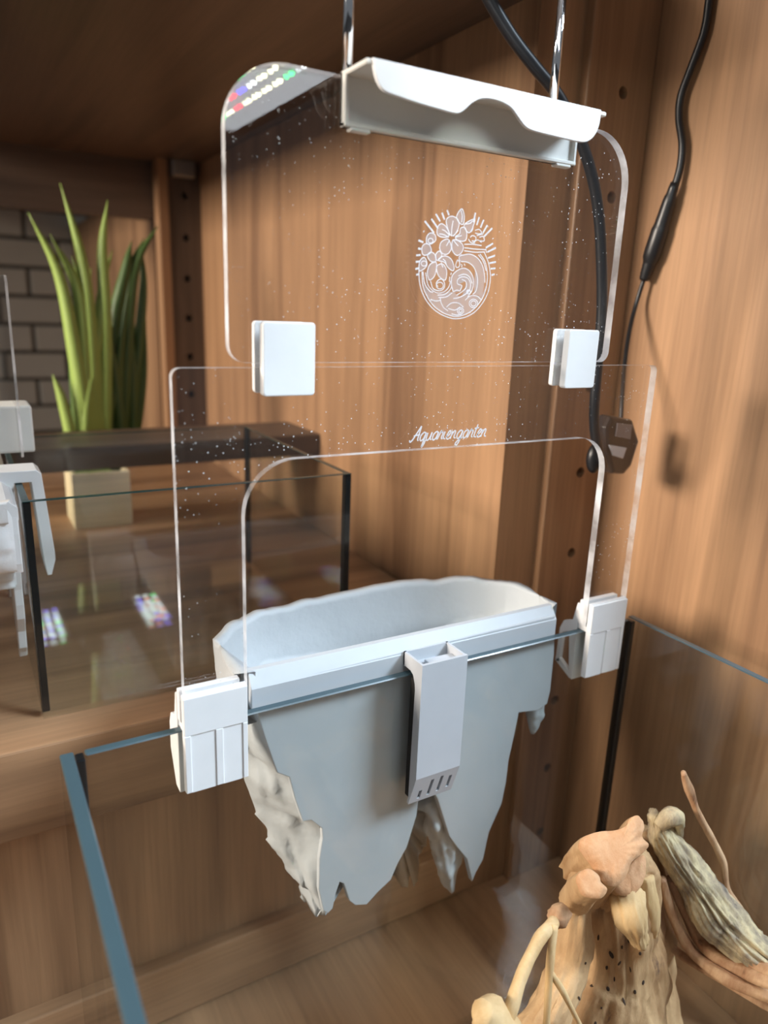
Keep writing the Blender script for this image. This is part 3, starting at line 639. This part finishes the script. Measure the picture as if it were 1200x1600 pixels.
S = 0.00036
def dp(x, y, Y): return at(x, y, Y)
def rough_tube(path, rad, seg, bm_, amp, seed, n=12, fib=1.0, squash=1.0, grain=0.25):
    "weathered log: lumps, long fibres along its length and fine grit"
    P = crom(path, n); m_ = len(P); kR = len(rad)-1; rings = []; side = None; run = 0
    for i in range(m_):
        t_ = i/(m_-1)*kR; j = min(int(t_), kR-1); R_ = rad[j]+(rad[j+1]-rad[j])*(t_-j); R_ *= S
        T_ = (P[min(i+1, m_-1)]-P[max(i-1, 0)]).normalized()
        if side is None: side = T_.orthogonal().normalized()
        side = (side-T_*side.dot(T_)).normalized(); up_ = T_.cross(side); ring = []
        run += (P[i]-P[max(i-1, 0)]).length
        for k in range(seg):
            a = 2*math.pi*k/seg; d = side*math.cos(a)+up_*math.sin(a)*squash
            p = P[i]+d*R_
            lump = noise.fractal(p*34+Vector((seed, 0, seed)), 1.0, 2.0, 2)
            fv = Vector((math.cos(a)*R_*130, math.sin(a)*R_*130, run*5+seed))
            fibre = -abs(noise.fractal(fv*1.6, 0.8, 2.2, 3))
            fine = noise.fractal(Vector((math.cos(a)*R_*600, math.sin(a)*R_*600, run*60)), 0.8, 2.0, 3)
            q_ = p+d*(R_*amp*lump+fib*0.0042*min(1, R_/0.014)*fibre+grain*0.0010*fine); q_.z = max(q_.z, ZB+0.0062); q_.x = min(q_.x, TW-0.001)
            ring.append(bm_.verts.new(q_))
        rings.append(ring)
    for i in range(m_-1):
        for k in range(seg): bm_.faces.new((rings[i][k], rings[i][(k+1) % seg], rings[i+1][(k+1) % seg], rings[i+1][k]))
    bm_.faces.new(rings[0][::-1]); bm_.faces.new(rings[-1])
    return rings
bt = bmesh.new()
rough_tube([dp(962, 1322, -.070), dp(962, 1348, -.072), dp(963, 1385, -.076), dp(966, 1440, -.078), dp(964, 1500, -.080), dp(952, 1560, -.083), dp(938, 1640, -.086), dp(930, 1740, -.084), Vector((0.262, -.08, ZB+0.012))],
     [46, 64, 72, 74, 78, 92, 108, 130, 140], 110, bt, 0.20, 1.3)
rough_tube([dp(1008, 1300, -.066), dp(1020, 1400, -.072), dp(1025, 1500, -.078), dp(1010, 1620, -.082)], [22, 30, 38, 60], 48, bt, 0.25, 4)
rough_tube([dp(905, 1350, -.078), dp(902, 1420, -.084), dp(892, 1500, -.088), dp(852, 1600, -.095), dp(822, 1700, -.10)], [14, 22, 30, 44, 60], 48, bt, 0.3, 8)
trunk = obj('trunk', bt, D_trunk, dw, True)
AX = (-0.35, -0.62, 0.70)
def sawn_stub(pxs, Yc, ln, sd, ax=AX):
    "short sawn limb: irregular end face and the limb running back into the trunk"
    ax = Vector(ax).normalized(); n_ = len(pxs)
    c = dp(sum(p[0] for p in pxs)/n_, sum(p[1] for p in pxs)/n_, Yc); ol = []
    for x, y in pxs:
        d = dp(x, y, Yc)-CAM; ol.append(CAM+d*((c-CAM).dot(ax)/d.dot(ax)))
    ol = crom(ol, 5, True); bm_ = bmesh.new(); rings = []; m_ = len(ol)
    for j in range(13):
        t_ = j/12; ring = []
        for k, v in enumerate(ol):
            r_ = (v-c); f_ = noise.fractal(Vector((k*0.23, t_*0.8, sd)), 0.8, 2, 3); g_ = noise.noise(Vector((k*0.9, t_*6, sd)))
            ring.append(bm_.verts.new(c+r_*(1.0+0.10*t_+0.10*f_*t_)+r_.normalized()*0.0004*g_*min(1, t_*6)-ax*ln*t_-Vector((0, 0, 0.012*t_*t_))))
        rings.append(ring)
    for j in range(12):
        for k in range(m_): bm_.faces.new((rings[j][k-1], rings[j][k], rings[j+1][k], rings[j+1][k-1]))
    bmesh.ops.recalc_face_normals(bm_, faces=bm_.faces[:])
    obj('cut_stub', bm_, D_trunk, dw, True)
    b2 = bmesh.new(); A_ = [b2.verts.new(v+ax*(0.0007+0.0004*noise.noise(v*500))+(v-c)*0.025*noise.noise(v*420)) for v in ol]; B_ = [b2.verts.new(v-ax*0.0010) for v in ol]
    M_ = [b2.verts.new(c+(v-c)*0.55+ax*(0.0008+0.0005*noise.noise(v*260))) for v in ol]; mid = b2.verts.new(c+ax*0.0009)
    for k in range(m_):
        b2.faces.new((A_[k-1], A_[k], M_[k], M_[k-1])); b2.faces.new((M_[k-1], M_[k], mid)); b2.faces.new((B_[k-1], B_[k], A_[k], A_[k-1]))
    bmesh.ops.recalc_face_normals(b2, faces=b2.faces[:])
    obj('cut_face', b2, D_cut, dw, True)
sawn_stub([(903, 1322), (912, 1308), (935, 1300), (958, 1298), (976, 1292), (984, 1279), (997, 1275), (1006, 1288), (1003, 1308), (1013, 1320), (1002, 1335), (987, 1346), (979, 1366), (968, 1381), (954, 1385), (941, 1378), (930, 1362), (921, 1350), (912, 1338)], -.096, 0.026, 2.6)
sawn_stub([(900, 1372), (909, 1361), (921, 1358), (934, 1367), (939, 1379), (948, 1389), (941, 1402), (926, 1404), (908, 1397)], -.101, 0.030, 3.4)
sawn_stub([(959, 1387), (974, 1366), (989, 1346), (1005, 1337), (1009, 1360), (1001, 1385), (986, 1399), (969, 1399)], -.1005, 0.030, 5.1)
b = bmesh.new()
rough_tube([dp(978, 1395, -.098), dp(982, 1420, -.1045), dp(990, 1445, -.107), dp(1000, 1474, -.107)], [24, 26, 22, 14], 44, b, 0.3, 9, 9, 1.2, 1.0, 0.6)
rough_tube([dp(1008, 1370, -.092), dp(1014, 1410, -.097), dp(1018, 1440, -.099), dp(1019, 1460, -.099)], [16, 18, 15, 9], 36, b, 0.3, 12, 9, 1.0)
obj('torn_stub', b, D_twig, dw, True)
M_pit = plain('worm_pit', (0.05, 0.028, 0.018), 0.9); random.seed(11); bpy.context.view_layer.update()
for px_, py_ in ((935,1465),(948,1512),(972,1480),(925,1540),(960,1530),(985,1515),(992,1550),(940,1575),(915,1505),(975,1565),(1000,1490),(930,1600),(955,1492),(1005,1535),(968,1505),(905,1560),(950,1545),(982,1470)):
    dirv = (dp(px_, py_, -.1)-CAM).normalized(); iv = trunk.matrix_world.inverted()
    ok, loc, nrm, _ = trunk.ray_cast(iv @ CAM, iv.to_3x3() @ dirv)
    if ok:
        loc = trunk.matrix_world @ loc; rr = random.uniform(0.0005, 0.0011); wh = bmesh.new()
        bmesh.ops.create_uvsphere(wh, u_segments=8, v_segments=5, radius=1, matrix=Matrix.Translation(loc) @ nrm.to_track_quat('Z', 'Y').to_matrix().to_4x4() @ Matrix.Rotation(random.uniform(-.5, .5), 4, 'Z') @ Matrix.Diagonal((rr, rr*random.uniform(1.3, 3.2), 0.0004, 1)))
        obj('wormhole', wh, M_pit, dw)
b = bmesh.new()
rough_tube([dp(1018, 1270, -.074), dp(1034, 1300, -.078), dp(1062, 1345, -.086), dp(1098, 1392, -.097), dp(1135, 1440, -.112), dp(1180, 1485, -.130), dp(1225, 1515, -.142)], [14, 30, 36, 44, 48, 42, 32], 80, b, 0.34, 2.2, 14, 1.6, 0.75, 0.6)
rough_tube([dp(1030, 1292, -.082), dp(1048, 1276, -.084), dp(1060, 1284, -.083), dp(1062, 1306, -.082)], [10, 15, 14, 8], 30, b, 0.5, 6, 8, 1.2)
obj('bark_branch', b, D_bark, dw, True)
for i, (pp, rr) in enumerate((
    ([(1034, 1372, -.086), (1052, 1432, -.092), (1085, 1490, -.104), (1140, 1530, -.128), (1215, 1560, -.150)], [7, 9, 10, 11, 11]),
    ([(1046, 1372, -.084), (1072, 1430, -.092), (1100, 1478, -.106), (1150, 1512, -.128), (1215, 1538, -.150)], [8, 10, 11, 12, 12]),
    ([(1060, 1390, -.084), (1092, 1440, -.094), (1125, 1482, -.110), (1165, 1505, -.130), (1215, 1522, -.148)], [9, 12, 12, 13, 12]),
    ([(1024, 1390, -.080), (1030, 1450, -.082), (1050, 1480, -.088), (1100, 1515, -.110), (1170, 1556, -.138), (1215, 1580, -.150)], [8, 10, 8, 7, 8, 8]))):
    b = bmesh.new(); rough_tube([dp(*p) for p in pp], rr, 24, b, 0.35, i*3.1, 14, 1.0)
    obj('root_strand', b, D_root, dw, True)
b = bmesh.new(); rough_tube([dp(1068, 1207, -.084), dp(1077, 1235, -.085), dp(1090, 1270, -.088), dp(1116, 1318, -.093), dp(1130, 1350, -.097), dp(1138, 1392, -.103), dp(1165, 1425, -.113), dp(1205, 1462, -.128)], [5, 10, 9, 8, 9, 8, 10, 10], 22, b, 0.4, 5.5, 12, 1.0, 0.7)
obj('twig', b, D_root, dw, True)
obj('twig', tube(crom([dp(880, 1425, -.088), dp(866, 1440, -.094), dp(840, 1472, -.100), dp(815, 1525, -.106), dp(797, 1580, -.112), dp(782, 1625, -.112)], 6), [8*S, 9*S, 9*S, 9*S, 9*S, 10*S], 14, wob=0.15, wfreq=90, seed=1.5), D_twig, dw, True)
obj('twig', tube(crom([dp(866, 1445, -.098), dp(860, 1500, -.104), dp(856, 1560, -.108), dp(852, 1640, -.112)], 6), [6*S, 6*S, 5*S, 5*S], 12, wob=0.12, seed=2.5), D_twig, dw, True)
obj('twig', tube(crom([dp(861, 1520, -.106), dp(880, 1550, -.110), dp(900, 1590, -.112), dp(915, 1620, -.112)], 6), [4.5*S, 4.5*S, 4*S, 4*S], 12, wob=0.12, seed=3.5), D_twig, dw, True)
obj('knob', tube(crom([dp(868, 1414, -.090), dp(872, 1426, -.092), dp(874, 1442, -.092)], 5), [8*S, 14*S, 12*S], 16, wob=0.5, wfreq=130, seed=9.5), D_root, dw, True)
obj('knob', tube(crom([dp(752, 1580, -.112), dp(768, 1592, -.112), dp(785, 1620, -.112), dp(800, 1680, -.105)], 5), [14*S, 26*S, 30*S, 36*S], 20, wob=0.3, wfreq=110, seed=7.5), D_twig, dw, True)

# ------------------------------------------------------------------ small tank on the shelf behind
t2 = thing('glass_aquarium', 'small clear glass tank on the shelf board behind the large tank', 'aquarium', (0.1, 0.24, -0.053))
X0, X1, Y0, Y1, Z0, Z1, g = -0.004, 0.2075, 0.1333, 0.352, -0.0528, 0.0865, 0.004
pane('front_pane', box(X0, X1, Y0, Y0+g, Z0+g, Z1, 0.0004, 1), t2, E_glass2, 1)
pane('back_pane', box(X0, X1, Y1-g, Y1, Z0+g, Z1, 0.0004, 1), t2, E_glass2, 1)
pane('left_pane', box(X0, X0+g, Y0+g, Y1-g, Z0+g, Z1, 0.0004, 1), t2, E_glass2, 0)
pane('right_pane', box(X1-g, X1, Y0+g, Y1-g, Z0+g, Z1, 0.0004, 1), t2, E_glass2, 0)
pane('bottom_pane', box(X0, X1, Y0, Y1, Z0, Z0+g, 0.0004, 1), t2, E_glass2, 2)
for xa, ya in ((X0, Y0+g), (X1-0.0045, Y0+g), (X0, Y1-g-0.002), (X1-0.0045, Y1-g-0.002)):
    obj('silicone_seam', box(xa, xa+0.0045, ya-0.003, ya+0.003, Z0+g, Z1-0.0005, 0.0006, 1), M_sil, t2)
# light rail over the back of the small tank with LED strips below
rl = thing('led_light_rail', 'dark walnut light rail crossing in front of the potted grass', 'light rail', (0.0, 0.48, 0.045))
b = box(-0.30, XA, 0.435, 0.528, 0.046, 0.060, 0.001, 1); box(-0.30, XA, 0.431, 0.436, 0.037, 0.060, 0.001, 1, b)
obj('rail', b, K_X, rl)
random.seed(5)
pal = [(0.25, 0.2, 1.0), (0.3, 0.25, 1.0), (0.85, 0.95, 1.0), (0.2, 1.0, 0.35), (1.0, 0.4, 0.3), (0.8, 0.95, 0.9)]
PM = [plain('strip_led_'+n_, c_, 0.5, emit=c_, estr=5.5) for c_, n_ in zip(pal, ('violet', 'blue', 'cool', 'green', 'red', 'pale'))]
for xs in (0.030, 0.138):
    st = obj('led_strip', box(xs-0.016, xs+0.016, 0.437, 0.526, 0.0415, 0.044), M_white, rl)
    for i in range(9):
        for j in range(3):
            w_ = [5, 5, 2, 1, 1, 2] if i < 3 else [1, 1, 4, 3, 2, 4]
            mt = random.choices(PM, w_)[0]
            obj('led', box(xs-0.012+j*0.009, xs-0.006+j*0.009, 0.441+i*0.0095, 0.447+i*0.0095, 0.0405, 0.0415), mt, st)

# ------------------------------------------------------------------ second holder set on the left side of the small tank
M4 = Matrix.Translation((-0.004, 0.395, 0.0785)) @ Matrix.Rotation(math.radians(90), 4, 'Z') @ Matrix.Rotation(0, 4, 'Z')
# local x runs along -y of the scene, local +y points to -x
M4 = Matrix(((0, -1, 0, 0.0), (-1, 0, 0, 0.425), (0, 0, 0.62, 0.078), (0, 0, 0, 1)))
planter('rock_planter', 'white rock-shaped planter cut off by the left edge, beside the small tank', [(x, z) for x, z in front], 0.0175, prof, (M_rockwhite, M_white), M4, 6.1)
hc = thing('hook_clip', 'white hook-shaped clip over the left rim of the small tank', 'clip', (0.002, 0.2, 0.02))
hp = [(-0.018, 0.0945), (0.0085, 0.0945), (0.0112, 0.092), (0.0150, 0.040), (0.0150, 0.034), (0.0120, 0.024), (0.0095, 0.024), (0.0082, 0.034), (0.0050, 0.0868), (-0.0045, 0.0868), (-0.0075, 0.03), (-0.018, 0.03)]
obj('hook', prism(hp, 0.180, 0.204, XZ, bev=0.0006), M_white, hc)
pl2 = thing('acrylic_backboard', 'dark edge-on clear acrylic plate at the far left over the small tank', 'acrylic plate', (0.006, 0.3, 0.1))
obj('plate', prism(rounded([(0.215, 0.0955), (0.42, 0.0955), (0.42, 0.2115), (0.215, 0.2115)], [0.004, 0.004, 0.02, 0.006], 8), 0.0030, 0.0046, YZ, 1), [G_acr, E_acr], pl2)
obj('upper_clip', box(-0.012, 0.013, 0.232, 0.262, 0.096, 0.128, 0.0015, 2), M_ivory, pl2)

# ------------------------------------------------------------------ potted grass
pg = thing('potted_grass', 'tall green grass-like plant in a square cream wooden pot on the rear shelf', 'plant', (0.1, 0.565, -0.053))
M_pot = wood('cream_wood', 'X', (0.78, 0.66, 0.42), (0.66, 0.54, 0.32), 0.6, 0.6); M_soil = plain('soil', (0.05, 0.035, 0.025), 0.95, bump=1, bscale=120)
b = bmesh.new(); a0, a1, c0_, c1_ = 0.0690, 0.1315, 0.535, 0.597
for q in ((a0, a1, c0_, c0_+.005), (a0, a1, c1_-.005, c1_), (a0, a0+.005, c0_+.005, c1_-.005), (a1-.005, a1, c0_+.005, c1_-.005)): box(*q, -0.053, 0.0105, 0.0006, 1, b)
box(a0+.004, a1-.004, c0_+.004, c1_-.004, -0.053, -0.048, 0, 1, b)
obj('pot', b, M_pot, pg)
obj('soil', box(a0+.0045, a1-.0045, c0_+.0045, c1_-.0045, -0.03, 0.004), M_soil, pg)
M_leaf = plain('grass_leaf_lit', (0.36, 0.50, 0.12), 0.4); M_leafd = plain('grass_leaf_dark', (0.07, 0.13, 0.03), 0.45)  # lit left blades, shaded right blades: side light put into the leaf colours
def leaf(base, ctrl, w, mt):
    P = crom([base]+ctrl, 7); b = bmesh.new(); n = len(P); L_ = []; M_ = []; R_ = []
    for i, p in enumerate(P):
        f_ = i/(n-1); ww = 1.2*w*(0.75+0.6*f_-1.35*f_**3) if f_ < 1 else 0.0003; ww = max(ww, 0.0004)
        T_ = (P[min(i+1, n-1)]-P[max(i-1, 0)]).normalized(); sd = Vector((0.9, -0.4, 0)); sd = (sd-T_*sd.dot(T_)).normalized(); nn = T_.cross(sd)
        L_.append(b.verts.new(p-sd*ww)); M_.append(b.verts.new(p-nn*ww*0.35)); R_.append(b.verts.new(p+sd*ww))
    for i in range(n-1):
        b.faces.new((L_[i], M_[i], M_[i+1], L_[i+1])); b.faces.new((M_[i], R_[i], R_[i+1], M_[i+1]))
    o = obj('leaf', b, mt, pg, True)
    md = o.modifiers.new('thickness', 'SOLIDIFY'); md.thickness = 0.0006
def lf_(pts_, w, mt, Y=0.566):
    leaf(Vector((max(a0+.008, min(a1-.008, at(pts_[0][0], 760, Y).x)), Y, 0.003)), [at(x, y, Y+dy) for x, y, dy in [(p[0], p[1], (i+1)*0.004) for i, p in enumerate(pts_)]], w, mt)
for p, w in (([(137, 690), (118, 560), (92, 430), (44, 332)], .0075), ([(146, 680), (140, 520), (128, 405), (94, 286)], .0075), ([(164, 680), (164, 500), (160, 390), (168, 313)], .007),
             ([(112, 690), (97, 625), (82, 585)], .006), ([(140, 690), (130, 560), (120, 450), (78, 366)], .008), ([(150, 700), (140, 560), (132, 440)], .007), ([(134, 640), (150, 540), (160, 450), (176, 390)], .006), ([(152, 690), (150, 600), (138, 480), (112, 400)], .008), ([(128, 690), (122, 600), (108, 500), (88, 420)], .007)):
    lf_(p, w, M_leaf, 0.560)
random.seed(21)
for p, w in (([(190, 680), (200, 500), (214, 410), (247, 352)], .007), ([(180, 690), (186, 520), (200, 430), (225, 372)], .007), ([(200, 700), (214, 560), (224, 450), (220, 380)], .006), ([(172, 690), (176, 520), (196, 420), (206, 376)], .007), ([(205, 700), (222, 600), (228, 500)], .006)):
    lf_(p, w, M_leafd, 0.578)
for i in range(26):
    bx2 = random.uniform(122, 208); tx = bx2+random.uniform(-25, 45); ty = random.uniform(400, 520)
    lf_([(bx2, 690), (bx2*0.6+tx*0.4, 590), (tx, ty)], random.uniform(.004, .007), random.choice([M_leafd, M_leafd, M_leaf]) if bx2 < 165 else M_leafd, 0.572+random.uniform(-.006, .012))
